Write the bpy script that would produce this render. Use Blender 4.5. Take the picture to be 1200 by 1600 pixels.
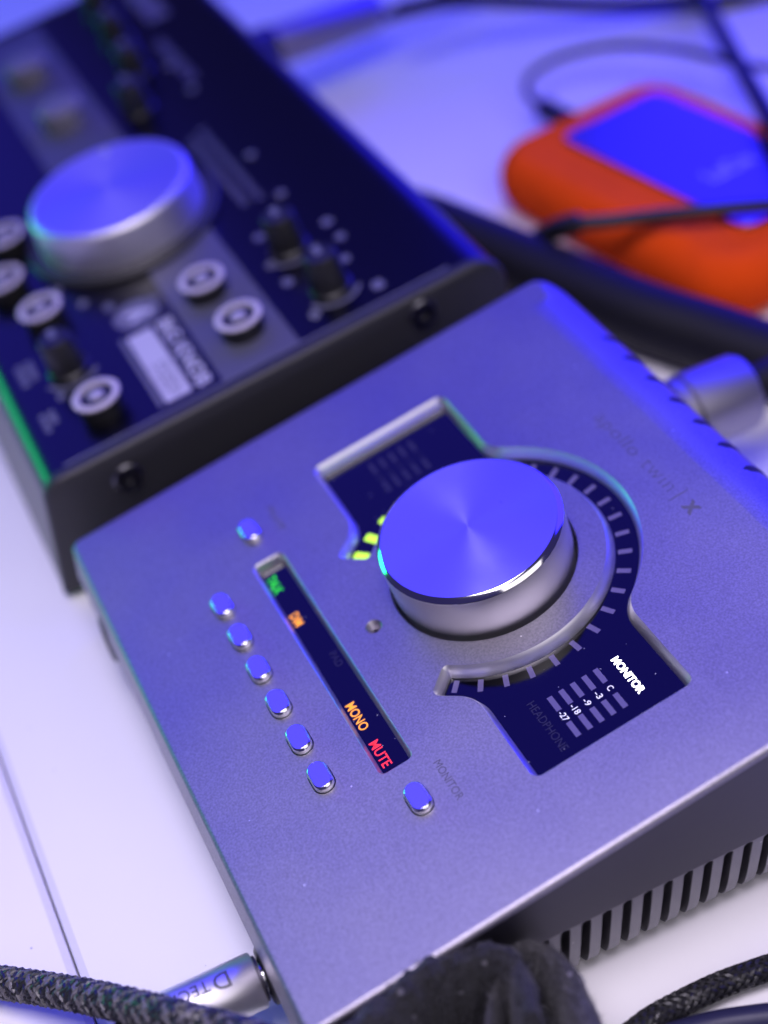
import bpy, bmesh, math, random
from mathutils import Vector, Matrix
from mathutils.geometry import delaunay_2d_cdt
random.seed(7)
for o in list(bpy.data.objects): bpy.data.objects.remove(o)
scene = bpy.context.scene
C = scene.collection
S = 0.001                                     # everything below is measured in millimetres
PI = math.pi

# ------------------------------------------------------------------ camera
CAM = Vector((318.02, -25.21, 289.38))
ROW = ((0.41900916, 0.90099667, -0.11241137), (0.55692772, -0.35280949, -0.75190224), (-0.71712121, 0.25244891, -0.64962044))
cd = bpy.data.cameras.new('camera'); cam = bpy.data.objects.new('camera', cd); C.objects.link(cam)
r0, r1, r2 = (Vector(r) for r in ROW)
cam.matrix_world = Matrix.Translation(CAM * S) @ Matrix((r0, -r1, -r2)).transposed().to_4x4()
cd.sensor_fit = 'VERTICAL'; cd.sensor_height = 32.0; cd.sensor_width = 24.0
cd.lens = 2433.47 / 1600 * 32.0
cd.clip_start = 0.01; cd.clip_end = 50
cd.dof.use_dof = True; cd.dof.focus_distance = 0.329; cd.dof.aperture_fstop = 5.0
scene.camera = cam

# ------------------------------------------------------------------ room light
w = bpy.data.worlds.new('World'); scene.world = w; w.use_nodes = True
bgn = w.node_tree.nodes['Background']; bgn.inputs[0].default_value = (0.16, 0.13, 0.62, 1); bgn.inputs[1].default_value = 0.16
def area(name, loc, target, sx, sy, col, watt):
    l = bpy.data.lights.new(name, 'AREA'); l.shape = 'RECTANGLE'; l.size = sx; l.size_y = sy
    l.color = col; l.energy = watt
    o = bpy.data.objects.new(name, l); C.objects.link(o)
    o.location = Vector(loc); o.rotation_euler = (Vector(target) - Vector(loc)).to_track_quat('-Z', 'Y').to_euler()
    return o
area('blue_wall_light', (-1.25, -0.46, 1.25), (-0.05, 0.02, 0), 1.5, 1.5, (0.055, 0.04, 1.0), 13.2)
area('blue_strip_light', (-0.80, 1.30, 0.82), (-0.1, 0.15, 0.02), 1.7, 1.5, (0.018, 0.010, 1.0), 46)
lamp = area('desk_lamp_light', (0.24, -0.08, 0.72), (0.17, -0.01, 0), 0.34, 0.34, (0.90, 0.81, 1.0), 1.38)
lamp.data.spread = math.radians(85)
area('white_ceiling_light', (0.95, 0.30, 0.92), (0.05, 0.08, 0), 0.9, 0.8, (1.0, 0.93, 0.98), 3.4)
area('green_strip_light', (-0.97, -0.66, 0.14), (-0.1, 0.0, 0.04), 0.38, 0.24, (0.02, 1.0, 0.32), 2.2)
vs = scene.view_settings
vs.view_transform = 'Standard'; vs.look = 'None'; vs.exposure = 0; vs.gamma = 1; vs.use_curve_mapping = False

# ------------------------------------------------------------------ materials
MATS = {}
def mat(name, col, metal=0.0, rough=0.5, spec=0.5, bump=None, var=None, aniso=None, emit=None, coat=0.0, specks=None, sheen=0.0, roughvar=None):
    m = bpy.data.materials.new(name); m.use_nodes = True
    nt = m.node_tree; N = nt.nodes; L = nt.links; p = N['Principled BSDF']
    p.inputs['Base Color'].default_value = (*col, 1); p.inputs['Metallic'].default_value = metal
    p.inputs['Roughness'].default_value = rough; p.inputs['Specular IOR Level'].default_value = spec
    p.inputs['Coat Weight'].default_value = coat; p.inputs['Sheen Weight'].default_value = sheen
    tc = N.new('ShaderNodeTexCoord')
    def noise(scale, detail=2.0):
        n = N.new('ShaderNodeTexNoise'); n.inputs['Scale'].default_value = scale; n.inputs['Detail'].default_value = detail
        L.new(tc.outputs['Object'], n.inputs['Vector']); return n
    colsock = None
    if var:
        n = noise(var[0], 3.0); r = N.new('ShaderNodeMapRange')
        r.inputs[1].default_value = 0.3; r.inputs[2].default_value = 0.7; r.inputs[3].default_value = 1 - var[1]; r.inputs[4].default_value = 1 + var[1]
        L.new(n.outputs['Fac'], r.inputs[0])
        mx = N.new('ShaderNodeVectorMath'); mx.operation = 'SCALE'; mx.inputs[0].default_value = col
        L.new(r.outputs[0], mx.inputs['Scale']); colsock = mx.outputs[0]
    if specks:                                  # dust: (scale, threshold, colour)
        v = N.new('ShaderNodeTexVoronoi'); v.inputs['Scale'].default_value = specks[0]; L.new(tc.outputs['Object'], v.inputs['Vector'])
        g = N.new('ShaderNodeMath'); g.operation = 'LESS_THAN'; g.inputs[1].default_value = specks[1]; L.new(v.outputs['Distance'], g.inputs[0])
        w2 = N.new('ShaderNodeTexWhiteNoise'); L.new(v.outputs['Color'], w2.inputs['Vector'])
        g2 = N.new('ShaderNodeMath'); g2.operation = 'GREATER_THAN'; g2.inputs[1].default_value = specks[3]; L.new(w2.outputs['Value'], g2.inputs[0])
        mu = N.new('ShaderNodeMath'); mu.operation = 'MULTIPLY'; L.new(g.outputs[0], mu.inputs[0]); L.new(g2.outputs[0], mu.inputs[1])
        mi = N.new('ShaderNodeMix'); mi.data_type = 'RGBA'; mi.inputs['A'].default_value = (*col, 1); mi.inputs['B'].default_value = (*specks[2], 1)
        if colsock: L.new(colsock, mi.inputs['A'])
        L.new(mu.outputs[0], mi.inputs['Factor']); colsock = mi.outputs['Result']
    if colsock: L.new(colsock, p.inputs['Base Color'])
    if roughvar:
        n = noise(roughvar[0], 4.0); r = N.new('ShaderNodeMapRange'); r.inputs[1].default_value = 0.3; r.inputs[2].default_value = 0.7
        r.inputs[3].default_value = rough - roughvar[1]; r.inputs[4].default_value = rough + roughvar[1]
        L.new(n.outputs['Fac'], r.inputs[0]); L.new(r.outputs[0], p.inputs['Roughness'])
    if bump:
        n = noise(bump[0], 3.0); b = N.new('ShaderNodeBump'); b.inputs['Strength'].default_value = bump[1]; b.inputs['Distance'].default_value = bump[2] * S
        L.new(n.outputs['Fac'], b.inputs['Height']); L.new(b.outputs[0], p.inputs['Normal'])
    if aniso:
        p.inputs['Anisotropic'].default_value = aniso
        t = N.new('ShaderNodeTangent'); t.direction_type = 'RADIAL'; t.axis = 'Z'; p.inputs['Anisotropic Rotation'].default_value = 0.25; L.new(t.outputs[0], p.inputs['Tangent'])
    if emit:
        p.inputs['Emission Color'].default_value = (*emit[0], 1); p.inputs['Emission Strength'].default_value = emit[1]
    MATS[name] = m; return m
mat('desk', (0.80, 0.79, 0.79), rough=0.42, spec=0.4, bump=(900, 0.06, 0.05), var=(14, 0.02), specks=(240, 0.06, (0.36, 0.35, 0.36), 0.92))
mat('desk_band', (0.66, 0.65, 0.67), rough=0.35)
mat('case', (0.335, 0.318, 0.36), metal=1, rough=0.49, bump=(2600, 0.45, 0.07), var=(2000, 0.18), specks=(300, 0.06, (0.9, 0.88, 0.9), 0.93), roughvar=(22, 0.05))
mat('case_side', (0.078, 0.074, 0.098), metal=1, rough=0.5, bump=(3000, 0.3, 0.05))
mat('case_rib', (0.25, 0.245, 0.27), metal=1, rough=0.5, bump=(2600, 0.4, 0.06), specks=(420, 0.09, (0.5, 0.5, 0.52), 0.9))
mat('case_edge', (0.74, 0.73, 0.76), metal=1, rough=0.42, bump=(3800, 0.15, 0.04))
mat('knob_top', (0.86, 0.86, 0.88), metal=1, rough=0.20, aniso=0.78, specks=(300, 0.06, (0.35, 0.35, 0.36), 0.90), roughvar=(45, 0.045))
mat('knob_side', (0.72, 0.71, 0.73), metal=1, rough=0.38, bump=(3000, 0.15, 0.04))
mat('chrome', (0.86, 0.86, 0.88), metal=1, rough=0.10)
mat('button', (0.84, 0.84, 0.87), metal=1, rough=0.20, specks=(500, 0.05, (0.5, 0.5, 0.52), 0.95))
mat('black_glass', (0.0006, 0.0006, 0.001), rough=0.06, spec=0.45, specks=(520, 0.085, (0.22, 0.22, 0.25), 0.72), roughvar=(60, 0.03))
mat('black', (0.006, 0.006, 0.007), rough=0.6)
mat('tick', (0.115, 0.10, 0.20), rough=0.3)
mat('faint_print', (0.020, 0.019, 0.032), rough=0.3)
mat('case_print', (0.12, 0.115, 0.14), metal=0.3, rough=0.5)
mat('plug_print', (0.05, 0.05, 0.07), rough=0.5)
mat('lit_lime', (0.05, 0.06, 0.02), emit=((0.55, 1.0, 0.03), 1.5))
mat('lit_green', (0.02, 0.05, 0.02), emit=((0.02, 1.0, 0.01), 1.1))
mat('lit_orange', (0.05, 0.03, 0.02), emit=((1.0, 0.34, 0.012), 1.6))
mat('lit_red', (0.05, 0.02, 0.02), emit=((1.0, 0.014, 0.03), 1.6))
mat('lit_white', (0.9, 0.9, 0.9), emit=((0.95, 0.97, 1.0), 3.5))
mat('lit_dim_white', (0.6, 0.6, 0.6), emit=((0.8, 0.8, 0.9), 0.45))
mat('panel_black', (0.0012, 0.0012, 0.003), rough=0.28, spec=0.4, bump=(1500, 0.08, 0.04), specks=(330, 0.04, (0.12, 0.12, 0.14), 0.93))
mat('cheek_black', (0.022, 0.022, 0.025), rough=0.5, bump=(2200, 0.2, 0.05))
mat('stripe_paint', (0.08, 0.08, 0.115), rough=0.42)
mat('print_white', (0.45, 0.44, 0.5), rough=0.5)
mat('print_grey', (0.13, 0.13, 0.17), rough=0.5)
mat('print_dim', (0.07, 0.07, 0.10), rough=0.5)
mat('silver_knob', (0.74, 0.73, 0.76), metal=1, rough=0.4, aniso=0.4)
mat('silver_side', (0.80, 0.79, 0.81), metal=1, rough=0.5)
mat('button_face', (0.34, 0.32, 0.40), rough=0.4)
mat('plug_grey', (0.36, 0.35, 0.38), metal=1, rough=0.5)
mat('source_button', (0.17, 0.165, 0.19), rough=0.5)
mat('button_ring', (0.50, 0.46, 0.49), rough=0.35)
mat('black_plastic', (0.012, 0.012, 0.013), rough=0.42, bump=(2500, 0.1, 0.05))
mat('screw_steel', (0.16, 0.16, 0.17), metal=1, rough=0.35)
mat('rubber_black', (0.005, 0.005, 0.006), rough=0.6, spec=0.35, bump=(900, 0.1, 0.1))
mat('orange_rubber', (0.90, 0.085, 0.008), rough=0.8, spec=0.03, bump=(900, 0.15, 0.1), var=(40, 0.06))
mat('drive_metal', (0.30, 0.30, 0.32), metal=1, rough=0.34)
mat('plug_metal', (0.84, 0.82, 0.85), metal=1, rough=0.40, bump=(1500, 0.05, 0.05))
mat('braid', (0.014, 0.014, 0.016), rough=0.42, spec=0.6, var=(900, 0.35))
mat('braid_light', (0.11, 0.105, 0.11), rough=0.45, spec=0.5)
mat('fabric', (0.012, 0.012, 0.014), rough=0.9, sheen=0.08, bump=(700, 1.0, 0.8), var=(420, 0.7), specks=(420, 0.22, (0.13, 0.125, 0.14), 0.72))
mat('fabric_rib', (0.032, 0.031, 0.034), rough=0.85, sheen=0.1, bump=(900, 0.9, 0.6), var=(700, 0.6), specks=(420, 0.2, (0.16, 0.15, 0.16), 0.8))
mat('fuzz', (0.07, 0.068, 0.08), rough=0.8)
mat('blue_cable', (0.02, 0.02, 0.06), rough=0.4)

# ------------------------------------------------------------------ mesh helpers (mm in, metres out)
def thing(name, loc, label, cat, group=None):
    o = bpy.data.objects.new(name, None); C.objects.link(o); o.empty_display_size = 0.01
    o.location = Vector(loc) * S; o['label'] = label; o['category'] = cat
    if group: o['group'] = group
    return o
def tag(o, label, cat, group=None):
    o['label'] = label; o['category'] = cat
    if group: o['group'] = group
    return o
def base_of(p):
    v = Vector((0, 0, 0))
    while p is not None: v = v + p.location; p = p.parent
    return v
class MB:
    """vertices, faces and a material slot per face, all in world millimetres"""
    def __init__(s): s.v = []; s.f = []; s.m = []
    def add(s, vs_, fs, m=0, T=None):
        b = len(s.v)
        s.v += [tuple(T(*p)) if T else tuple(p) for p in vs_]
        s.f += [tuple(i + b for i in f) for f in fs]; s.m += [m] * len(fs); return s
def build(name, mb, mats, parent=None, loc=None, rot=None, angle=35, weld=False, flip=False):
    """loc given: vertices are local to loc (world mm); else vertices are world mm"""
    if not isinstance(mats, (list, tuple)): mats = [mats]
    pb = base_of(parent) if parent else Vector((0, 0, 0))
    me = bpy.data.meshes.new(name)
    if loc is None:
        sh = pb; lo = Vector((0, 0, 0))
        if parent is None and mb.v:
            xs = [v[0] for v in mb.v]; ys = [v[1] for v in mb.v]; zs = [v[2] for v in mb.v]
            sh = Vector(((min(xs) + max(xs)) / 2, (min(ys) + max(ys)) / 2, min(zs))) * S; lo = sh
        co = [tuple(Vector(v) * S - sh) for v in mb.v]
    else:
        co = [tuple(Vector(v) * S) for v in mb.v]; lo = Vector(loc) * S - pb
    me.from_pydata(co, [], mb.f)
    for k in mats: me.materials.append(MATS[k])
    if len(mats) > 1:
        for p, m in zip(me.polygons, mb.m): p.material_index = m
    bm = bmesh.new(); bm.from_mesh(me)
    if weld: bmesh.ops.remove_doubles(bm, verts=bm.verts, dist=1e-6)
    bmesh.ops.recalc_face_normals(bm, faces=bm.faces)
    if flip: bmesh.ops.reverse_faces(bm, faces=bm.faces)
    bm.to_mesh(me); bm.free()
    for p in me.polygons: p.use_smooth = True
    me.set_sharp_from_angle(angle=math.radians(angle))
    o = bpy.data.objects.new(name, me); C.objects.link(o); o.location = lo
    if rot: o.rotation_euler = rot
    if parent: o.parent = parent
    return o
def ident(x, y, z): return (x, y, z)
def lathe(mb, prof, seg=48, T=ident, m=0, cx=0, cy=0, cap0=True, cap1=True):
    vs_ = []; fs = []
    for r, z in prof:
        for i in range(seg):
            a = 2 * PI * i / seg; vs_.append((cx + r * math.cos(a), cy + r * math.sin(a), z))
    for k in range(len(prof) - 1):
        for i in range(seg):
            j = (i + 1) % seg; fs.append((k * seg + i, k * seg + j, (k + 1) * seg + j, (k + 1) * seg + i))
    if cap0: fs.append(tuple(range(seg))[::-1])
    if cap1: fs.append(tuple((len(prof) - 1) * seg + i for i in range(seg)))
    return mb.add(vs_, fs, m, T)
def loft(mb, loops, m=0, closed=True, T=ident, cap0=False, cap1=False, mlist=None):
    n = len(loops[0]); vs_ = [p for l in loops for p in l]; b = len(mb.v)
    mb.v += [tuple(T(*p)) for p in vs_]
    for k in range(len(loops) - 1):
        for i in range(n if closed else n - 1):
            j = (i + 1) % n
            mb.f.append((b + k * n + i, b + k * n + j, b + (k + 1) * n + j, b + (k + 1) * n + i)); mb.m.append(mlist[k] if mlist else m)
    if cap0: mb.f.append(tuple(b + i for i in range(n))[::-1]); mb.m.append(m)
    if cap1: mb.f.append(tuple(b + (len(loops) - 1) * n + i for i in range(n))); mb.m.append(m)
    return mb
def inside(poly, x, y):
    c = False; j = len(poly) - 1
    for i in range(len(poly)):
        if (poly[i][1] > y) != (poly[j][1] > y) and x < (poly[j][0] - poly[i][0]) * (y - poly[i][1]) / (poly[j][1] - poly[i][1]) + poly[i][0]: c = not c
        j = i
    return c
def fill(mb, outer, holes, z, T=ident, m=0):
    vs_ = []; es = []
    for l in [outer] + holes:
        b = len(vs_); vs_ += [Vector((p[0], p[1])) for p in l]; es += [(b + i, b + (i + 1) % len(l)) for i in range(len(l))]
    r = delaunay_2d_cdt(vs_, es, [], 0, 1e-6); keep = []
    for f in r[2]:
        cx = sum(r[0][i].x for i in f) / len(f); cy = sum(r[0][i].y for i in f) / len(f)
        if inside(outer, cx, cy) and not any(inside(h, cx, cy) for h in holes): keep.append(tuple(f))
    return mb.add([(p.x, p.y, z) for p in r[0]], keep, m, T)
def offset(loop, d):
    """move a counter-clockwise loop inwards by d"""
    n = len(loop); out = []
    for i in range(n):
        a = Vector(loop[i - 1]); b = Vector(loop[i]); c = Vector(loop[(i + 1) % n])
        e1 = (b - a); e2 = (c - b)
        if e1.length < 1e-9: e1 = e2
        if e2.length < 1e-9: e2 = e1
        e1 = e1.normalized(); e2 = e2.normalized()
        n1 = Vector((-e1.y, e1.x)); n2 = Vector((-e2.y, e2.x)); nn = n1 + n2
        if nn.length < 1e-6: nn = n1
        nn.normalize(); k = max(0.5, nn.dot(n1)); p = b + nn * (d / k); out.append((p.x, p.y))
    return out
def round_poly(pts, seg=6):
    """pts: (x, y, radius) counter-clockwise; radius 0 keeps the point"""
    out = []; n = len(pts)
    for i in range(n):
        x, y, r = pts[i]; b = Vector((x, y))
        if r <= 0: out.append((x, y)); continue
        a = Vector(pts[i - 1][:2]); c = Vector(pts[(i + 1) % n][:2])
        u = (a - b).normalized(); v = (c - b).normalized(); ang = u.angle(v)
        t = r / math.tan(ang / 2); ctr = b + (u + v).normalized() * (r / math.sin(ang / 2))
        p0 = b + u * t - ctr; p1 = b + v * t - ctr
        a0 = math.atan2(p0.y, p0.x); da = math.atan2(p1.y, p1.x) - a0
        while da > PI: da -= 2 * PI
        while da < -PI: da += 2 * PI
        for k in range(seg + 1):
            q = a0 + da * k / seg; out.append((ctr.x + r * math.cos(q), ctr.y + r * math.sin(q)))
    return out
def stadium(cx, cy, lx, ly, seg=10):
    r = ly / 2; h = lx / 2 - r; out = []
    for k in range(seg + 1): a = -PI / 2 + PI * k / seg; out.append((cx + h + r * math.cos(a), cy + r * math.sin(a)))
    for k in range(seg + 1): a = PI / 2 + PI * k / seg; out.append((cx - h + r * math.cos(a), cy + r * math.sin(a)))
    return out
def circle(cx, cy, r, seg=48): return [(cx + r * math.cos(2 * PI * i / seg), cy + r * math.sin(2 * PI * i / seg)) for i in range(seg)]
def bez(pts, n=12):
    """Catmull-Rom through pts (3D)"""
    P = [Vector(p) for p in pts]; P = [P[0] * 2 - P[1]] + P + [P[-1] * 2 - P[-2]]; out = []
    for i in range(1, len(P) - 2):
        for k in range(n):
            t = k / n; a, b, c, d = P[i - 1:i + 3]
            out.append(0.5 * ((2 * b) + (c - a) * t + (2 * a - 5 * b + 4 * c - d) * t * t + (3 * b - a - 3 * c + d) * t ** 3))
    out.append(P[-2]); return out
def frames(path):
    fr = []; t0 = (path[1] - path[0]).normalized()
    up = Vector((0, 0, 1)) if abs(t0.z) < 0.9 else Vector((1, 0, 0)); nrm = (up - t0 * up.dot(t0)).normalized()
    for i, p in enumerate(path):
        t = (path[min(i + 1, len(path) - 1)] - path[max(i - 1, 0)]).normalized()
        nrm = (nrm - t * nrm.dot(t)).normalized(); fr.append((p, t, nrm, t.cross(nrm)))
    return fr
def tube(mb, path, rad, seg=20, m=0):
    fr = frames(path); loops = []
    for i, (p, t, n, b) in enumerate(fr):
        r = rad(i / (len(fr) - 1)) if callable(rad) else rad
        loops.append([tuple(p + n * (r * math.cos(2 * PI * k / seg)) + b * (r * math.sin(2 * PI * k / seg))) for k in range(seg)])
    return loft(mb, loops, m, True, cap0=True, cap1=True)
def braid(mb, path, rad, strands=10, pitch=26.0, sr=0.55, m=0, wave=0.28, lightmat=None, twin=2):
    fr = frames(path); L_ = [0]
    for i in range(1, len(path)): L_.append(L_[-1] + (path[i] - path[i - 1]).length)
    for sgn in (1, -1):
        for k in range(strands):
            ph = 2 * PI * k / strands
            for tw in range(twin):
                pts = []
                for (p, t, n, b), s in zip(fr, L_):
                    a = ph + sgn * (2 * PI * s / pitch) + (tw - (twin - 1) / 2) * (1.75 * sr / rad)
                    r = rad + wave * math.cos(strands * (a - ph * 0) * 1.0 + sgn * PI / 2 * 0 + (0 if sgn > 0 else PI) + strands * s / pitch * 0)
                    pts.append(p + n * (r * math.cos(a)) + b * (r * math.sin(a)))
                tube(mb, pts, sr, 5, (lightmat if lightmat is not None and (k % 3 == 0) else m))
    return mb
def text_mesh(body, bold=0.0, spacing=1.0, shear=0.0):
    cu = bpy.data.curves.new('lettering', 'FONT'); cu.body = body; cu.offset = bold; cu.space_character = spacing; cu.shear = shear
    cu.resolution_u = 3
    o = bpy.data.objects.new('lettering', cu); C.objects.link(o); bpy.context.view_layer.update()
    me = o.evaluated_get(bpy.context.evaluated_depsgraph_get()).to_mesh()
    vs_ = [tuple(v.co) for v in me.vertices]; fs = [tuple(p.vertices) for p in me.polygons]
    bpy.data.objects.remove(o); bpy.data.curves.remove(cu); return vs_, fs
def lettering(body, x0, x1, y0, y1, z, T, material, parent, bold=0.0, spacing=1.0, name='lettering', rot180=False, turn=None):
    vs_, fs = text_mesh(body, bold, spacing)
    ax = min(v[0] for v in vs_); bx_ = max(v[0] for v in vs_); ay = min(v[1] for v in vs_); by_ = max(v[1] for v in vs_)
    out = []
    for v in vs_:
        u = (v[0] - ax) / (bx_ - ax); q = (v[1] - ay) / (by_ - ay)
        if rot180: u, q = 1 - u, 1 - q
        out.append((x0 + (x1 - x0) * u, y0 + (y1 - y0) * q, z))
    mb = MB().add(out, fs, 0, T); o = build(name, mb, material, parent); return o
def boxv(x0, x1, y0, y1, z0, z1):
    return [(x0, y0, z0), (x1, y0, z0), (x1, y1, z0), (x0, y1, z0), (x0, y0, z1), (x1, y0, z1), (x1, y1, z1), (x0, y1, z1)], \
           [(0, 3, 2, 1), (4, 5, 6, 7), (0, 1, 5, 4), (1, 2, 6, 5), (2, 3, 7, 6), (3, 0, 4, 7)]
def rbox(mb, x0, x1, y0, y1, z0, z1, r=2.0, b=0.6, T=ident, m=0):
    """box with rounded corners in plan and a bevel on the upper rim"""
    o = round_poly([(x0, y0, r), (x1, y0, r), (x1, y1, r), (x0, y1, r)], 5)
    lp = lambda l, z: [(p[0], p[1], z) for p in l]
    loops = [lp(offset(o, b), z0), lp(o, z0 + b)]
    for k in range(5):
        a = PI / 2 * k / 4; loops.append(lp(offset(o, b * (1 - math.cos(a))), z1 - b + b * math.sin(a)))
    return loft(mb, loops, m, True, T, True, True)
def ground(px, py, z):
    """point at height z behind picture position (px, py) of the 1200 x 1600 photograph: used once to survey the cables"""
    d = r0 * (px - 600) + r1 * (py - 800) + r2 * 2433.47
    s = (z - CAM.z) / d.z; return CAM + d * s

# ------------------------------------------------------------------ the desk: two white boards with a narrow joint
def board(name, y0, y1):
    mb = MB(); b = 1.9
    prof = [(y0, -25), (y0, -0.7), (y0 + 0.2, -0.32), (y0 + b, 0), (y1 - b, 0), (y1 - 0.2, -0.32), (y1, -0.7), (y1, -25)]
    loft(mb, [[(x, y, z) for y, z in prof] for x in (-1400, 330)], 0, True, cap0=True, cap1=True, mlist=[0])
    # the two bevelled strips carry the plastic edge band
    n = len(prof)
    for i in range(n):
        if i in (0, 1, 2, 4, 5, 6): mb.m[i] = 1
    o = build(name, mb, ['desk', 'desk_band'], None, angle=50); o['kind'] = 'structure'; return o
board('desk', -34.95, 900)
board('desk_front_board', -500, -35.30)

# ------------------------------------------------------------------ the audio interface
TH = math.radians(12); H0 = 31.0; ct, st = math.cos(TH), math.sin(TH)
def D(x, y, z): return (x, y * ct - z * st, H0 + y * st + z * ct)          # case frame -> world
ai = thing('audio_interface', (80, 72, 0), 'silver wedge-shaped audio interface with a large spun metal volume knob', 'audio interface')
# plan outline of the black glass: a C round the knob with a rectangular ear at each end
KX, KY = 80.0, 82.0; RO, RI = 36.7, 28.5; EX, EY = 57.6, 19.2; RHO = 8.0
fx = math.sqrt((RO + RHO) ** 2 - (EY + RHO) ** 2); fa = math.atan2(EY + RHO, fx)
def arc(cx, cy, r, a0, a1, n): return [(cx + r * math.cos(a0 + (a1 - a0) * k / n), cy + r * math.sin(a0 + (a1 - a0) * k / n), 0) for k in range(n + 1)]
ea = math.radians(-46.5)
pts = [(EX, -EY, 2.2), (EX, EY, 2.2)]
pts += arc(fx, EY + RHO, RHO, -PI / 2, -PI + fa, 8) + arc(0, 0, RO, fa, PI - fa, 44)[1:]
pts += arc(-fx, EY + RHO, RHO, -fa, -PI / 2, 8)[1:]
pts += [(-EX, EY, 2.2), (-EX, -EY, 2.2)]
pts += arc(-fx, -EY - RHO, RHO, PI / 2, fa, 8) + arc(0, 0, RO, PI + fa, PI - ea - 0.06, 4)[1:]
cor = lambda r, a, q: (r * math.cos(a), r * math.sin(a), q)
pts += [cor(RO, PI - ea, 1.6), cor(RI, PI - ea, 1.6)] + arc(0, 0, RI, PI - ea - 0.09, ea + 0.09, 80)
pts += [cor(RI, ea, 1.6), cor(RO, ea, 1.6)] + arc(0, 0, RO, ea + 0.06, -fa, 4)
pts += arc(fx, -EY - RHO, RHO, PI - fa, PI / 2, 8)[1:]
glass_out = [(KX + p[0], KY + p[1]) for p in round_poly(pts, 6)]
bar_out = round_poly([(42.6, 36.9, 1.7), (116.9, 36.9, 1.7), (116.9, 45.3, 1.7), (42.6, 45.3, 1.7)], 6)
BTN = [(31.6, 41.2)] + [(49.6 + 11.93 * k, 26.3) for k in range(6)] + [(127.0, 41.2)]
BLX, BLY = 7.9, 4.7
mic = circle(79.6, 53.4, 2.0, 28)
# outer perimeter with normals
def perim(x0, x1, y0, y1, rf, rr, seg=8):
    out = []
    for cx, cy, r, a0 in ((x1 - rf, y0 + rf, rf, -PI / 2), (x1 - rr, y1 - rr, rr, 0), (x0 + rr, y1 - rr, rr, PI / 2), (x0 + rf, y0 + rf, rf, PI)):
        for k in range(seg + 1):
            a = a0 + PI / 2 * k / seg; out.append((cx + r * math.cos(a), cy + r * math.sin(a), math.cos(a), math.sin(a)))
    return out
PER = perim(0, 160, 0, 148.5, 3.0, 9.0)
def layer(a, rs=1.3, ry=13.0, rz=10.0):
    out = []
    for x, y, nx, ny in PER:
        wgt = max(0.0, ny) ** 2
        ins = (1 - math.sin(a)) * (rs * (1 - wgt) + ry * wgt); dz = (1 - math.cos(a)) * (rs * (1 - wgt) + rz * wgt)
        out.append((x - nx * ins, y - ny * ins, -dz))
    return out
case = MB()
lay = [layer(PI / 2 * k / 7) for k in range(8)]
loft(case, [[D(*p) for p in l] for l in lay], 0, True)
SLOT_Z = 22.4
low = []
for (x, y, z), (_, _, nx, ny) in zip(lay[-1], PER):
    q = D(x, y, z); low.append((q[0] - nx * 2.0, q[1] + min(0.0, ny) * 0.7, SLOT_Z))
mid = [tuple(Vector(D(*a)) * 0.55 + Vector(b) * 0.45) for a, b in zip(lay[-1], low)]
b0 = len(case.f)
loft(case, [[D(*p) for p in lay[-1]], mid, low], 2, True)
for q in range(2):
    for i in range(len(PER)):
        if PER[i][3] < -0.6: case.m[b0 + q * len(PER) + i] = 0  # lighter case colour on the front wall imitates the bright desk's reflection
# the rim turned in above the ribs, so nothing shows through
inn = [(x - nx * 3.4, y - ny * 3.4, z) for (x, y, z), (_, _, nx, ny) in zip(low, PER)]
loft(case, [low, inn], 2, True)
outer2d = [(p[0], p[1]) for p in lay[0]]
holes = [glass_out, bar_out, mic, circle(KX, KY, 22.2, 72)] + [stadium(x, y, BLX + 0.5, BLY + 0.5) for x, y in BTN]
fill(case, outer2d, holes, 0.0, D)
def lip(mb, loop, prof, m=1):
    """prof: list of (inset, z)"""
    loft(mb, [[(p[0], p[1], z) for p in (offset(loop, i) if i else loop)] for i, z in prof], m, True, D)
lip(case, glass_out, [(0, 0), (0.10, -0.16), (0.32, -0.34), (1.4, -2.85), (1.44, -3.2)])
lip(case, bar_out, [(0, 0), (0.10, -0.15), (0.28, -0.30), (1.0, -2.35), (1.05, -2.8)])
lip(case, mic, [(0, 0), (0.12, -0.1), (1.35, -1.7), (1.4, -3)], 0)
lip(case, circle(KX, KY, 22.2, 72), [(0, 0), (0.1, -0.25), (0.1, -4)])
for x, y in BTN: lip(case, stadium(x, y, BLX + 0.5, BLY + 0.5), [(0, 0), (0.08, -0.12), (0.08, -3)])
case_o = build('case', case, ['case', 'case_edge', 'case_side'], ai, angle=28)
# floor under the knob, the buttons and the microphone hole
fl = MB()
fl.add(*boxv(1.5, 158.5, 2.5, 138, -4.4, -3.9), 0, D)
build('inner_plate', fl, 'black', ai)
tub = MB()
tub.add(*boxv(7.5, 152.5, 5.5, 141, 1.6, SLOT_Z + 1.0))
build('bottom_tray', tub, 'black', ai)
for x in (16, 144):
    for y in (14, 132):
        mb = MB(); lathe(mb, [(5, 0), (5.4, 0.4), (5.4, 1.6)], 20, ident, 0, x, y); build('rubber_foot', mb, 'rubber_black', ai)
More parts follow.
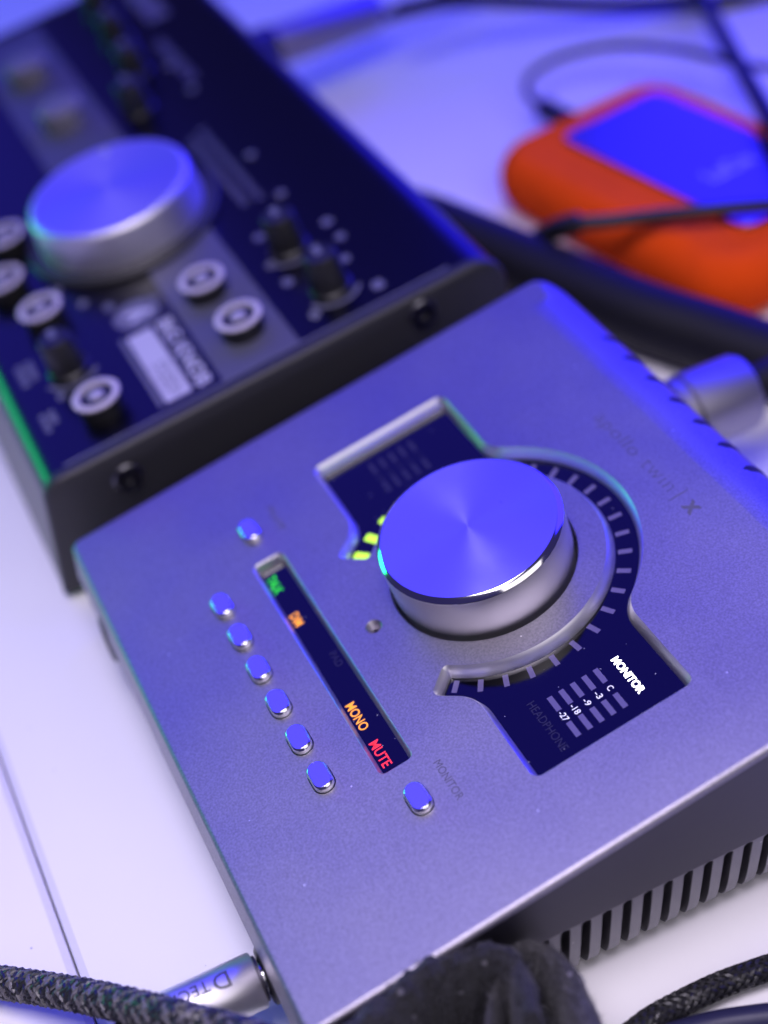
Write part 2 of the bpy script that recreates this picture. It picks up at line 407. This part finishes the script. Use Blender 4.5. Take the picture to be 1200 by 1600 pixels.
# ribs: comb of the lower wall, one mesh each
PITCH = 4.8; SW = 1.05
rib_prof = [(22.4, 0), (22.1, 0.01), (21.8, 0.03), (21.5, 0.05), (21.35, 0.06), (16, 0.55), (9, 1.3), (5.5, 2.0), (3.6, 2.9), (2.5, 4.1), (1.9, 5.4)]
def rib_rows():
    rows = []
    for z, ins in rib_prof:
        d = 22.4 - z; hs = SW if d >= SW else math.sqrt(max(0, SW * SW - (SW - d) ** 2))
        rows.append((PITCH / 2 - max(hs, 0.02) * 1.0, ins, z))
    return rows
def rib(cx, cy, nx, ny, lean0=0.0):
    tx, ty = -ny, nx; mb = MB(); loops = []
    for hw, ins, z in rib_rows():
        th = 3.0 if z > 4 else 2.4
        row = []
        for (u, i) in ((-hw + 0.12, ins), (-hw, ins + 0.14), (-hw, ins + th), (hw, ins + th), (hw, ins + 0.14), (hw - 0.12, ins)):
            row.append((cx + tx * u - nx * i, cy + ty * u - ny * i, z))
        loops.append(row)
    loft(mb, loops, 0, True, cap0=True, cap1=True)
    build('vent_rib', mb, 'case_rib', ai, angle=40)
yr = max(p[1] for p in low)
n_side = 28; ys = 60.6 - 2.4
k0 = -int((ys - 8) / PITCH); y = ys + k0 * PITCH
while y < yr - 12:
    rib(158.0, y, 1, 0); rib(2.0, y, -1, 0); y += PITCH
x = 80 - 14 * PITCH
while x <= 80 + 14 * PITCH + 0.1:
    rib(x, 0.27 - 0.7, 0, -1)
    x += PITCH
x = 80 - 13 * PITCH
while x <= 80 + 13 * PITCH + 0.1:
    rib(x, yr, 0, 1); x += PITCH
# solid corner posts of the comb
for idx in range(4):
    sl = list(range(idx * 9, idx * 9 + 9)); mb = MB(); loops = []
    for z, ins in rib_prof:
        row = [(low[i][0] - PER[i][2] * ins, low[i][1] - PER[i][3] * ins, z) for i in sl]
        row += [(low[i][0] - PER[i][2] * (ins + 2.6), low[i][1] - PER[i][3] * (ins + 2.6), z) for i in sl[::-1]]
        loops.append(row)
    loft(mb, loops, 0, True, cap0=True, cap1=True); build('corner_post', mb, 'case', ai)
# vent slots along the rounded rear edge
def rear_pt(a, x, out=0.0):
    yy = 148.5 - 13 * (1 - math.sin(a)); zz = -10 * (1 - math.cos(a))
    ny_, nz_ = math.sin(a) / 13, math.cos(a) / 10; l = math.hypot(ny_, nz_)
    return D(x, yy + ny_ / l * out, zz + nz_ / l * out)
for k in range(-2, 9):
    x = 94.2 - 10.3 * 4 + 10.3 * (k - 0)
    if x < 10 or x > 150: continue
    mb = MB(); rows = []
    for j in range(9):
        a = 0.62 + (PI / 2 - 0.62) * j / 8
        hw = 1.25 * (math.sqrt(max(0.02, 1 - (1 - j / 2.0) ** 2)) if j < 2 else 1)
        rows.append([rear_pt(a, x - hw, 0.03), rear_pt(a, x - hw * 0.5, 0.05), rear_pt(a, x + hw * 0.5, 0.05), rear_pt(a, x + hw, 0.03), rear_pt(a, x + hw, -0.8), rear_pt(a, x - hw, -0.8)])
    loft(mb, rows, 0, True, cap0=True, cap1=True); build('vent_slot', mb, 'black', ai)
# black glass
GZ = -3.0
g = MB(); fill(g, offset(glass_out, 1.39), [], GZ, D); gl = build('meter_glass', g, 'black_glass', ai)
g = MB(); fill(g, offset(bar_out, 0.98), [], -2.5, D); gb = build('status_glass', g, 'black_glass', ai)
def quad_piece(name, corners, z0, z1, m, parent):
    mb = MB(); loft(mb, [[(p[0], p[1], z) for p in corners] for z in (z0, z1)], 0, True, D, True, True); return build(name, mb, m, parent)
for k in range(27):                                   # level ring: three lit segments, the rest dark
    a = math.radians(-40.8 + 10.06 * k); ca, sa = math.cos(a), math.sin(a); lit = k >= 24
    hw = 1.15 if lit else 0.62; ra, rb = (30.7, 34.6) if lit else (30.5, 33.7)
    raw = [(ra, -hw), (rb, -hw), (rb, hw), (ra, hw)]
    if lit: raw = [(p[0], p[1]) for p in round_poly([(*q, 0.5) for q in raw], 4)]
    quad_piece('level_segment', [(KX + r * ca - t * sa, KY + r * sa + t * ca) for r, t in raw], GZ - 0.1, GZ + 0.03, 'lit_lime' if lit else 'tick', gl)
def meter(x0, seg_mat, num_mat):
    for j, txt in enumerate(('-27', '-18', '-9', '-3', 'C')):
        yc = 75.9 + 2.85 * j
        for dx in (0.0, 8.0):
            x = x0 + dx; quad_piece('meter_segment', [(x, yc - 0.62), (x + 4.3, yc - 0.62), (x + 4.3, yc + 0.62), (x, yc + 0.62)], GZ - 0.1, GZ + 0.03, seg_mat, gl)
        wd = {3: 2.7, 2: 1.9, 1: 1.15}[len(txt)]
        lettering(txt, x0 + 6.15 - wd / 2, x0 + 6.15 + wd / 2, yc - 0.72, yc + 0.72, GZ + 0.03, D, num_mat, gl, 0.01)
meter(119.7, 'tick', 'lit_dim_white')
meter(28.3, 'faint_print', 'faint_print')
lettering('MONITOR', 119.8, 131.0, 91.1, 93.0, GZ + 0.03, D, 'lit_white', gl, 0.03)
lettering('HEADPHONE', 118.4, 133.2, 71.0, 72.9, GZ + 0.03, D, 'faint_print', gl)
for txt, xa, xb, m in (('TALK', 46.2, 52.4, 'lit_green'), ('DIM', 60.8, 65.0, 'lit_orange'), ('MONO', 93.4, 101.9, 'lit_orange'), ('MUTE', 105.9, 113.6, 'lit_red')):
    lettering(txt, xa, xb, 38.5, 40.8, -2.47, D, m, gb, 0.012)
lettering('PAD', 77.6, 82.4, 41.6, 43.4, -2.47, D, 'faint_print', gb)
# printing on the case
lettering('apollo', 57.6, 75.2, 124.4, 128.8, 0.02, D, 'case_print', case_o, -0.012, 1.05)
lettering('twin', 78.4, 90.0, 125.4, 128.8, 0.02, D, 'case_print', case_o, -0.02, 1.1)
quad_piece('lettering', [(92.4, 124.4), (92.7, 124.4), (92.7, 129.4), (92.4, 129.4)], -0.05, 0.02, 'case_print', case_o)
lettering('x', 95.6, 99.6, 125.4, 128.6, 0.02, D, 'case_print', case_o, 0.03)
lettering('MONITOR', 121.0, 132.2, 47.6, 49.4, 0.02, D, 'case_print', case_o)
lettering('PREAMP', 26.6, 36.4, 47.6, 49.4, 0.02, D, 'case_print', case_o)
# push buttons
for x, y in BTN:
    mb = MB(); o = stadium(x, y, BLX, BLY, 12); lp = lambda l, z: [(p[0], p[1], z) for p in l]
    loops = [lp(o, -3), lp(o, 1.15)] + [lp(offset(o, i), z) for i, z in ((0.06, 1.28), (0.38, 1.62), (0.46, 1.66))]
    loft(mb, loops, 0, True, D, True, True); build('button', mb, 'button', ai, angle=24)
# the volume knob stands in its own frame so that the spun finish runs round its axis
kb = MB()
lathe(kb, [(20.8, -3.6), (20.9, 0.2), (21.3, 1.2), (21.45, 11.6), (21.45, 11.9)], 128, ident, 0, cap1=False)
knob = build('volume_knob', kb, 'knob_side', ai, loc=D(KX, KY, 0), rot=(TH, 0, 0), angle=50)
def knob_part(name, prof, m, aniso_cap):
    mb = MB(); lathe(mb, prof, 160, ident, 0, cap0=False, cap1=aniso_cap)
    o = build(name, mb, m, None, loc=(0, 0, 0), angle=40); o.parent = knob; return o
knob_part('knob_rim', [(21.45, 11.9), (21.45, 12.05), (20.45, 13.05), (20.35, 13.08)], 'chrome', False)
kt = MB()
lathe(kt, [(20.35, 13.08), (14, 13.08), (7, 13.08), (2.0, 13.08), (0.25, 13.06)], 160, ident, 0, cap0=False, cap1=True)
o = build('knob_top', kt, 'knob_top', None, loc=(0, 0, 0)); o.parent = knob
# front sockets
for x, z in ((25.5, 18.5), (134.2, 16.6)):
    T = lambda a, b, c, x=x, z=z: (x + a, 0.4 - c, z + b)
    mb = MB(); lathe(mb, [(6.2, -0.5), (6.2, 0.7), (5.6, 1.1), (4.2, 1.1), (4.0, -1.0)], 32, T, cap0=False); build('jack_socket', mb, 'black_plastic', ai)

# ------------------------------------------------------------------ the monitor controller
MP = Vector((-14.7, 6.3, 40.4)); PH = math.radians(9.37); cp, sp = math.cos(PH), math.sin(PH); MW = 276.0
def K(u, v, h): return (MP.x + u, MP.y + v * cp - h * sp, MP.z + v * sp + h * cp)
mc = thing('monitor_controller', (-150, 70, 0), 'black desktop monitor controller with one big silver knob and white-ringed buttons', 'monitor controller')
prof = [(-3.6, 2.0), (-1.0, 33.0)]
for k in range(7):
    a = math.radians(172 - 73 * k / 6); prof.append((6.4 + 7.4 * math.cos(a), 33.2 + 7.3 * math.sin(a)))
prof += [(MP.y + v * cp, MP.z + v * sp) for v in (2.0, 60, 122)]
yc, zc = MP.y + 123 * cp + 9 * sp, MP.z + 123 * sp - 9 * cp
for k in range(1, 9):
    a = PI / 2 + PH - (PI / 2 + PH) * k / 8; prof.append((yc + 9 * math.cos(a), zc + 9 * math.sin(a)))
prof += [(yc + 9, 8.0), (yc + 6, 2.0)]
mb = MB(); loft(mb, [[(x, y, z) for y, z in prof] for x in (MP.x - MW + 4, MP.x - 4.0)], 0, True, cap0=True, cap1=True)
mbody = build('body', mb, 'panel_black', mc, angle=30)
def cheek(xa, xb, sgn):
    mb = MB(); pr_ = [(y, z) for y, z in prof]; c0 = (sum(p[0] for p in pr_) / len(pr_), sum(p[1] for p in pr_) / len(pr_))
    ccw = pr_[::-1]; loops = []
    for ins, x in ((0.0, xa), (-0.25, xa + sgn * 0.3), (-0.25, xb - sgn * 1.2), (0.15, xb - sgn * 0.45), (0.9, xb)):
        loops.append([(x, p[0], p[1]) for p in (offset(ccw, ins) if ins else ccw)])
    loft(mb, loops, 0, True, cap0=True, cap1=True); return build('side_cheek', mb, 'cheek_black', mc, angle=40)
ck = cheek(MP.x - 4.0, MP.x, 1); cheek(MP.x - MW + 4, MP.x - MW, -1)
for y, z in ((21.6, 33.5), (111.6, 51.5)):
    T = lambda a, b, c, y=y, z=z: (MP.x + c, y + a, z + b)
    mb = MB(); lathe(mb, [(4.4, -0.5), (4.4, 0.5), (3.9, 1.0), (2.2, 1.25), (1.7, 1.1), (1.6, 0.1)], 28, T, cap0=False); build('screw', mb, 'screw_steel', ck)
for x in (MP.x - 20, MP.x - MW + 20):
    for y in (10, 128):
        mb = MB(); lathe(mb, [(7, 0), (7.4, 0.5), (7.4, 2.2)], 20, ident, 0, x, y); build('rubber_foot', mb, 'rubber_black', mc)
def patch(name, u0, u1, v0, v1, m, h=0.12, r=0.0, parent=mbody):
    mb = MB(); l = round_poly([(u0, v0, r), (u1, v0, r), (u1, v1, r), (u0, v1, r)], 4)
    loft(mb, [[(p[0], p[1], z) for p in l] for z in (0.0, h)], 0, True, K, True, True); return build(name, mb, m, parent)
BX, BY, BR, BH = -102.5, 51.0, 27.6, 14.5
patch('printed_stripe', -92, -5.6, 48.5, 72, 'stripe_paint')
patch('printed_stripe', -268, -92.2, 40, 68, 'stripe_paint')
patch('printed_line', -5.4, -4.6, 0.5, 118, 'print_grey', 0.1)
# big knob
mb = MB(); lathe(mb, [(31.6, 0.0), (31.6, 1.6), (30.8, 2.2), (29.0, 2.2)], 72, ident, cap0=False); 
big = build('big_knob', mb, 'cheek_black', mc, loc=K(BX, BY, 0), rot=(PH, 0, 0))
def sub(name, prof_, m, parent, cap0=False, cap1=True, seg=72, angle=40):
    mb = MB(); lathe(mb, prof_, seg, ident, 0, cap0=cap0, cap1=cap1); o = build(name, mb, m, None, loc=(0, 0, 0), angle=angle); o.parent = parent; return o
sub('knob_cap', [(27.4, 1.0), (27.2, 3.0), (26.4, BH - 2.6), (26.2, BH - 1.6), (25.8, BH - 0.6), (25.0, BH - 0.1), (24.4, BH), (24.2, BH)], 'silver_side', big, cap1=False)
sub('knob_face', [(24.2, BH), (12, BH), (0.6, BH)], 'silver_knob', big)
sub_m = MB(); lathe(sub_m, [(1.3, BH + 0.02), (1.2, BH + 0.1)], 16, ident, cx=-20.5, cy=6.0); o = build('pointer_dot', sub_m, 'print_white', None, loc=(0, 0, 0)); o.parent = big
# white-ringed push buttons
def ring_button(u, v, h=5.8, r=6.8):
    mb = MB(); lathe(mb, [(r - 0.5, 0), (r - 0.5, h - 0.9)], 40, ident, cap0=False)
    b = build('push_button', mb, 'black_plastic', mc, loc=K(u, v, 0), rot=(PH, 0, 0))
    sub('button_ring', [(r - 0.5, h - 0.9), (r, h - 0.6), (r, h - 0.1), (r - 0.5, h + 0.15), (r - 1.65, h + 0.15), (r - 1.85, h - 0.25), (r - 1.95, h - 0.8)], 'button_ring', b, cap1=False, seg=40)
    sub('button_center', [(r - 4.5, h - 0.7), (r - 4.6, h), (r - 5.1, h + 0.3), (0.3, h + 0.35)], 'button_face', b, seg=28)
for u, v in ((-47, 59.3), (-22, 61.3), (-19.3, 16.8), (-72.2, 15.2), (-96.5, 9.5), (-120.5, 16.6)): ring_button(u, v)
# small black knobs
def small_knob(u, v, h=12.5, r=5.4):
    mb = MB(); lathe(mb, [(r + 0.9, 0), (r + 0.9, 1.2), (r + 0.2, 1.8), (r - 0.5, h - 0.8), (r - 1.0, h - 0.1), (r - 1.5, h), (0.4, h)], 32, ident, cap0=False)
    k = build('control_knob', mb, 'black_plastic', mc, loc=K(u, v, 0), rot=(PH, 0, 0))
    mb = MB(); mb.add(*boxv(-r + 1.6, 0.6, -1.1, 1.1, h + 0.02, h + 0.2)); o = build('pointer', mb, 'print_grey', None, loc=(0, 0, 0)); o.parent = k
def scale_arc(u, v, r=8.6, a0=-70, a1=60, wd=1.3, m='print_dim'):
    mb = MB(); n = 20; lo, hi = [], []
    A = [math.radians(a0 + (a1 - a0) * k / n) for k in range(n + 1)]
    l = [(u + r * math.cos(a), v + r * math.sin(a)) for a in A] + [(u + (r - wd) * math.cos(a), v + (r - wd) * math.sin(a)) for a in A[::-1]]
    loft(mb, [[(p[0], p[1], z) for p in l] for z in (0.0, 0.1)], 0, True, K, True, True); build('printed_scale', mb, m, mbody)
SK = ((-48.3, 86.8), (-20.9, 88.6), (-43.6, 14.2))
for u, v in SK: small_knob(u, v); scale_arc(u, v, m='print_grey')
for u, v in ((-166, 78), (-192, 86), (-222, 89), (-251, 91)): small_knob(u, v)
for u, v in ((-183, 55), (-227, 54)):
    mb = MB(); lathe(mb, [(8.2, 0), (8.2, 6.5), (7.6, 7.3), (6.8, 7.6), (0.5, 7.6)], 36, ident, cap0=False); build('source_button', mb, 'source_button', mc, loc=K(u, v, 0), rot=(PH, 0, 0))
def dot(u, v, r=1.5, m='print_grey'):
    mb = MB(); lathe(mb, [(r, 0), (r, 0.5), (r * 0.7, 0.75)], 14, ident, cap0=False); build('indicator', mb, m, mc, loc=K(u, v, 0), rot=(PH, 0, 0))
for u, v in ((-163.7, 97.7), (-187, 97.5), (-105.9, 97.4), (-77, 96)): dot(u, v, 1.7)
# small printing that is too far out of focus to read is set as short bars
def bars(u0, u1, v0, v1, m, seed, dash=2.2):
    rnd = random.Random(seed); u = u0
    while u < u1:
        l = min(dash * rnd.uniform(0.5, 1.1), u1 - u)
        if l > 0.4: patch('printed_mark', u, u + l, v0, v1, m, 0.1)
        u += l + rnd.uniform(0.4, 0.8)
bars(-133, -81, 84.2, 87.0, 'print_dim', 1); bars(-136, -80, 89.2, 91.6, 'print_dim', 2)
bars(-58, -20, 50.3, 52.6, 'print_white', 3)
bars(-57, -46, -0.2, 2.4, 'print_grey', 4); bars(-57, -47, 3.4, 5.6, 'print_grey', 5); bars(-30, -21, -0.6, 2.0, 'print_grey', 6); bars(-30, -24, 2.8, 4.8, 'print_grey', 7)
bars(-210, -170, 98.6, 103, 'print_dim', 8); bars(-262, -226, 103, 112, 'print_grey', 9)
for u, v, r in ((-61, 82, 1.6), (-45, 79.5, 1.6), (-33.5, 80, 1.7), (-31, 97.5, 1.5), (-42, 101, 1.5), (-52, 101, 1.7), (-12.5, 99.5, 1.9), (-13.5, 80, 1.6), (-39.5, 93.5, 1.2), (-72, 27, 1.5), (-64, 33, 1.5), (-57, 45, 1.5), (-85, 22, 1.7), (-34, 8.5, 1.2), (-30, 20, 1.1)):
    mb = MB(); l = stadium(u, v, 2 * r + 0.8, 2 * r, 6); loft(mb, [[(p[0], p[1], z) for p in l] for z in (0.0, 0.1)], 0, True, K, True, True); build('printed_mark', mb, 'print_grey', mbody)
# badge
mb = MB(); loft(mb, [[(p[0], p[1], z) for p in circle(-54.0, 38.6, 7.0, 32)] for z in (0.0, 0.1)], 0, True, K, True, True); bd = build('badge', mb, 'print_grey', mbody)
mb = MB(); mb.add([(*q, 0.14) for q in [(-56.5, 35.5), (-55.0, 35.0), (-53.6, 38.2), (-51.8, 35.6), (-50.6, 36.6), (-52.4, 40.6), (-51.2, 42.8), (-53.2, 43.4), (-55.4, 40.4)]], [tuple(range(9))], 0, K); build('badge_figure', mb, 'print_white', bd)
lettering('BIG KNOB', -45.2, -8.2, 41.8, 46.6, 0.1, K, 'print_white', mbody, 0.03)
bp_ = patch('badge_plate', -44.6, -8.6, 32.4, 40.2, 'print_white', 0.1)
lettering('STUDIO+', -27.0, -10.4, 34.0, 38.6, 0.14, K, 'print_grey', bp_)
patch('printed_line', -45.4, -8.4, 30.2, 31.4, 'print_grey', 0.1)

# ------------------------------------------------------------------ plug in the front socket and its braided cable
pl = thing('headphone_plug', (136, -12, 6), 'shiny silver jack plug in the front socket, lettering upside down', 'plug')
PX, PZ = 134.2, 16.6
T = lambda a, b, c: (PX + a, -c, PZ + b)
mb = MB(); lathe(mb, [(5.5, 1.9), (5.9, 2.3), (5.9, 26.5), (5.5, 27.2), (4.0, 27.4)], 64, T); barrel = build('barrel', mb, 'plug_metal', pl, angle=45)
mb = MB(); lathe(mb, [(4.6, 1.15), (4.8, 1.3), (4.8, 1.8), (5.2, 1.9)], 40, T); build('collar', mb, 'case_side', pl)
mb = MB(); lathe(mb, [(3.15, -8), (3.15, 1.6)], 24, T); build('shaft', mb, 'chrome', pl)
mb = MB(); lathe(mb, [(4.0, 27.4), (3.8, 36), (3.4, 42)], 32, T); build('boot', mb, 'rubber_black', pl)
def barrel_text(body, s0, s1, a_mid, hgt, m):
    vs_, fs = text_mesh(body, 0.012, 1.05)
    bm = bmesh.new(); bv = [bm.verts.new(v) for v in vs_]
    for f in fs:
        try: bm.faces.new([bv[i] for i in f])
        except ValueError: pass
    bmesh.ops.triangulate(bm, faces=bm.faces)
    bmesh.ops.subdivide_edges(bm, edges=[e for e in bm.edges if e.calc_length() > 0.12], cuts=5, use_grid_fill=True)
    bmesh.ops.triangulate(bm, faces=bm.faces)
    bm.verts.index_update(); vs_ = [tuple(v.co) for v in bm.verts]; fs = [tuple(v.index for v in f.verts) for f in bm.faces]; bm.free()
    ax = min(v[0] for v in vs_); bx_ = max(v[0] for v in vs_); by_ = max(v[1] for v in vs_); out = []
    for v in vs_:
        s = s0 + (s1 - s0) * (v[0] - ax) / (bx_ - ax); a = a_mid - (v[1] / by_ - 0.5) * hgt / 5.9
        out.append((PX + 5.93 * math.cos(a), -s, PZ + 5.93 * math.sin(a)))
    build('lettering', MB().add(out, fs), m, barrel)
barrel_text('D', 7.4, 10.8, math.radians(84), 3.6, 'plug_print'); barrel_text('TECH', 11.6, 20.4, math.radians(87), 2.7, 'plug_print')
def cable(name, pix, rad, m, label, cat='cable', seg=18, group=None, n=14):
    p = bez([ground(*q) for q in pix], n); mb = MB(); tube(mb, p, rad, seg); o = build(name, mb, m); return tag(o, label, cat, group)
def braided(name, pix, rad, label, strands, pitch, sr, wave, light, twin=2, n=26):
    p = bez([ground(*q) for q in pix], n); mid_ = p[len(p) // 2]
    root = thing(name, (mid_.x, mid_.y, min(q.z for q in p) - rad), label, 'cable')
    mb = MB(); tube(mb, p, rad - 0.25, 20); build('core', mb, 'black', root)
    mb = MB(); braid(mb, p, rad, strands, pitch, sr, 0, wave, 1 if light else None, twin); o = build('braided_sleeve', mb, ['braid', 'braid_light'], root); o['kind'] = 'stuff'
    return root
braided('braided_cable', [(-460, 1478, 4), (-160, 1514, 5), (-20, 1532, 6), (120, 1554, 14), (250, 1584, 27), (360, 1614, 31), (470, 1655, 31), (580, 1740, 18), (680, 1850, 5)], 3.15, 'thick black braided cable crossing the desk joint at the lower left', 8, 15.0, 0.38, 0.28, True)
braided('braided_cable', [(-80, 1760, 4), (110, 1664, 10), (210, 1628, 18), (330, 1618, 27), (450, 1666, 26), (540, 1770, 12), (620, 1900, 4)], 3.1, 'short stretch of black braided cable tucked under the thicker one', 8, 15.0, 0.38, 0.26, True)
braided('braided_cable', [(850, 1860, 4), (930, 1680, 4), (1000, 1606, 4), (1080, 1560, 4), (1160, 1526, 4), (1280, 1490, 4), (1520, 1440, 4)], 2.35, 'thin ribbed black cable curving over white desk beside the vents', 8, 16.0, 0.26, 0.16, False)
cable('smooth_cable', [(880, 1740, 3.0), (1010, 1640, 3.0), (1100, 1606, 3.0), (1180, 1592, 3.0), (1300, 1580, 3.0), (1540, 1570, 3.0)], 2.8, 'blue_cable', 'smooth dark blue cable at the bottom right corner')

# ------------------------------------------------------------------ folded fabric strap by the vents
sr_ = thing('fabric_strap', (176, 40, 0), 'fuzzy black fabric strap looped against the ribbed side', 'strap')
def ribbon(mb, path, width_vec, half_w, thick, m=0, seg=18, lump=0.5, seed=1):
    """soft band standing on edge: path in 3D, flat across width_vec, thickness along the path, lumpy pile"""
    rnd = random.Random(seed); loops = []; n = len(path); ph = [rnd.uniform(0, 6.28) for _ in range(12)]
    for i, p in enumerate(path):
        t = (path[min(i + 1, n - 1)] - path[max(i - 1, 0)]).normalized(); wv = (width_vec - t * width_vec.dot(t)).normalized(); nr = t.cross(wv)
        th = thick(i / (n - 1)); row = []
        for k in range(seg):
            a = 2 * PI * k / seg; c_, s_ = math.cos(a), math.sin(a)
            l = lump * (math.sin(i * 0.55 + ph[k % 5]) * 0.5 + math.sin(i * 0.21 + a * 2 + ph[6]) * 0.6 + rnd.uniform(-0.35, 0.35))
            row.append(tuple(p + wv * (half_w * math.copysign(abs(c_) ** 0.7, c_) + l * c_) + nr * ((th + l) * math.copysign(abs(s_) ** 0.75, s_))))
        loops.append(row)
    return loft(mb, loops, m, True, cap0=True, cap1=True)
def top_edge(pix, z, half_w): return [ground(x, y, z) - Vector((0, 0, half_w)) for x, y in pix]
UP = Vector((0, 0, 1))
P1 = bez(top_edge([(996, 1740), (944, 1640), (908, 1566), (882, 1514), (852, 1482), (820, 1473), (796, 1488), (778, 1530), (764, 1590), (752, 1680)], 31, 15), 12)
t1 = lambda t: 3.4 if t < 0.42 else (3.4 - 2.1 * min(1, (t - 0.42) / 0.2))
mb = MB(); ribbon(mb, P1, UP, 15, t1, lump=0.35, seed=4); build('loop', mb, 'fabric_rib', sr_)
P2 = bez(top_edge([(470, 1700), (550, 1610), (610, 1552), (660, 1514), (710, 1492), (760, 1482), (806, 1500), (830, 1580)], 37, 18), 14)
t2 = lambda t: 4.4 - 1.8 * t
mb = MB(); ribbon(mb, P2, UP, 18, t2, lump=0.8, seed=9); build('tail', mb, 'fabric', sr_)
P3 = bez(top_edge([(720, 1740), (790, 1640), (830, 1590), (850, 1620), (870, 1720)], 18, 8), 12)
t3 = lambda t: 5.0
mb = MB(); ribbon(mb, P3, UP, 9, t3, lump=0.6, seed=12); build('fold', mb, 'fabric', sr_)
fz = MB(); rnd = random.Random(3)
for path, hw, tf, num in ((P1, 15, t1, 2600), (P2, 18, t2, 3400), (P3, 8, t3, 900)):
    for _ in range(num):
        i = rnd.randrange(len(path)); p = path[i]; t = (path[min(i + 1, len(path) - 1)] - path[max(i - 1, 0)]).normalized(); nr = t.cross(UP).normalized()
        a = rnd.gauss(0, 0.9); th = tf(i / (len(path) - 1)); d = UP * math.cos(a) + nr * math.sin(a)
        q = p + UP * (hw * max(0, math.cos(a)) ** 0.7) + nr * (th * math.copysign(abs(math.sin(a)) ** 0.75, math.sin(a))) + t * rnd.uniform(-0.6, 0.6) - d * 0.1
        e = q + (d + Vector((rnd.gauss(0, .7), rnd.gauss(0, .7), rnd.gauss(0, .5)))) * rnd.uniform(0.3, 1.1)
        s_ = Vector((rnd.gauss(0, 1), rnd.gauss(0, 1), rnd.gauss(0, 1))).normalized() * rnd.uniform(0.04, 0.09)
        b = len(fz.v); fz.v += [tuple(q - s_), tuple(q + s_), tuple(e)]; fz.f.append((b, b + 1, b + 2)); fz.m.append(0)
o = build('fuzz', fz, 'fuzz', sr_); o['kind'] = 'stuff'

# ------------------------------------------------------------------ plug at the back of the interface
rp = thing('power_plug', (40, 170, 20), 'silver barrel plug in the rear of the interface', 'plug')
T = lambda a, b, c: (40 + a, c, 31 + b)
mb = MB(); lathe(mb, [(10.0, 160.5), (10.7, 161.2), (10.7, 177.5), (10.0, 179), (6, 179.5)], 56, T); build('barrel', mb, 'plug_grey', rp, angle=40)
mb = MB(); lathe(mb, [(9.0, 147), (9.0, 156), (10.2, 157), (10.2, 160.2), (9.6, 160.5)], 48, T); build('collar', mb, 'plug_grey', rp, angle=40)
mb = MB(); tube(mb, bez([(40, 179, 31), (40, 200, 31), (46, 222, 22), (70, 250, 10), (120, 300, 5)], 10), lambda t: 5.5 if t < 0.25 else 4.0, 18); build('lead', mb, 'rubber_black', rp)

# ------------------------------------------------------------------ things further back
cable('thick_cable', [(560, 330, 11.5), (650, 345, 11.5), (750, 385, 11.5), (860, 432, 11.5), (1000, 492, 11.5), (1120, 532, 11.5), (1260, 582, 11.5)], 10.9, 'rubber_black', 'very thick black cable running diagonally behind both devices', n=12, seg=28)
dr = thing('external_drive', (-88, 250, 0), 'orange rubber-bumpered external drive with silver top plate', 'external drive')
DA = math.radians(11); dca, dsa = math.cos(DA), math.sin(DA)
def R_(l, s, z): return (-88 + l * dca - s * dsa, 250 + l * dsa + s * dca, z)
mb = MB(); o = round_poly([(-61, -49, 19), (64, -49, 19), (64, 36, 17), (-61, 36, 17)], 10); loops = []
for k in range(13):
    a = -PI / 2 + PI * k / 12; loops.append([(p[0], p[1], 11.5 + 11 * math.sin(a)) for p in offset(o, 9 * (1 - math.cos(a)))])
loops.append([(p[0], p[1], 21.4) for p in offset(o, 13.5)])
loft(mb, loops, 0, True, R_, True, True); bump_o = build('bumper', mb, 'orange_rubber', dr, angle=50)
mb = MB(); rbox(mb, -45.5, 45.5, -23.5, 23.5, 19, 22.9, 5, 0.5, R_); plate = build('top_plate', mb, 'drive_metal', dr)
lettering('LaCie', -4, 4, -9, 9, 22.95, lambda x, y, z: R_(14 + x * 0 + (y) * -0.4, x * 2.4, z), 'print_white', plate)
cable('thin_cable', [(888, 190, 12), (846, 166, 12), (824, 146, 12), (830, 118, 14), (880, 88, 16), (960, 72, 18), (1060, 78, 20), (1150, 98, 22), (1280, 120, 16), (1460, 170, 4)], lambda t: 4.2 if t < 0.1 else 1.6, 'black_plastic', 'thin black cable looping from the far end of the orange drive')
cable('thin_cable', [(1000, -220, 5), (1070, -60, 8), (1110, 20, 16), (1160, 110, 24), (1210, 200, 28), (1262, 300, 27), (1340, 400, 8), (1480, 480, 5)], 3.3, 'black_plastic', 'straight black cable hanging across the top right corner')
cable('drive_cable', [(830, 380, 14), (885, 353, 26), (960, 345, 28), (1060, 334, 28), (1240, 320, 27), (1420, 330, 12), (1560, 370, 4)], lambda t: 3.6 if t < 0.22 else 2.3, 'black_plastic', 'black cable lying across the top of the orange drive')
bpz = thing('line_plug', (-262, 175, 20), 'silver plug with black boot behind the controller', 'plug')
A0 = Vector((-246, 143, 31)); T = lambda a, b, c: (A0.x + a - 0.36 * c, A0.y + c, A0.z + b - 0.12 * c)
mb = MB(); lathe(mb, [(9, 0), (9, 14), (8.2, 16)], 32, T); build('boot', mb, 'black_plastic', bpz)
mb = MB(); lathe(mb, [(8.0, 16), (8.4, 17), (8.4, 66), (7.4, 70)], 32, T); build('barrel', mb, 'plug_grey', bpz)
mb = MB(); tube(mb, bez([A0 + Vector((0, 68, 0)), A0 + Vector((0, 100, -4)), A0 + Vector((10, 160, -20)), A0 + Vector((30, 240, -32))], 10), 3.4, 16); build('lead', mb, 'rubber_black', bpz)
cable('thin_cable', [(425, 105, 18), (470, 74, 18), (560, 40, 17), (660, 8, 17), (740, -30, 17), (820, -80, 17)], 3.0, 'black_plastic', 'black cable running from behind the controller to the top edge')
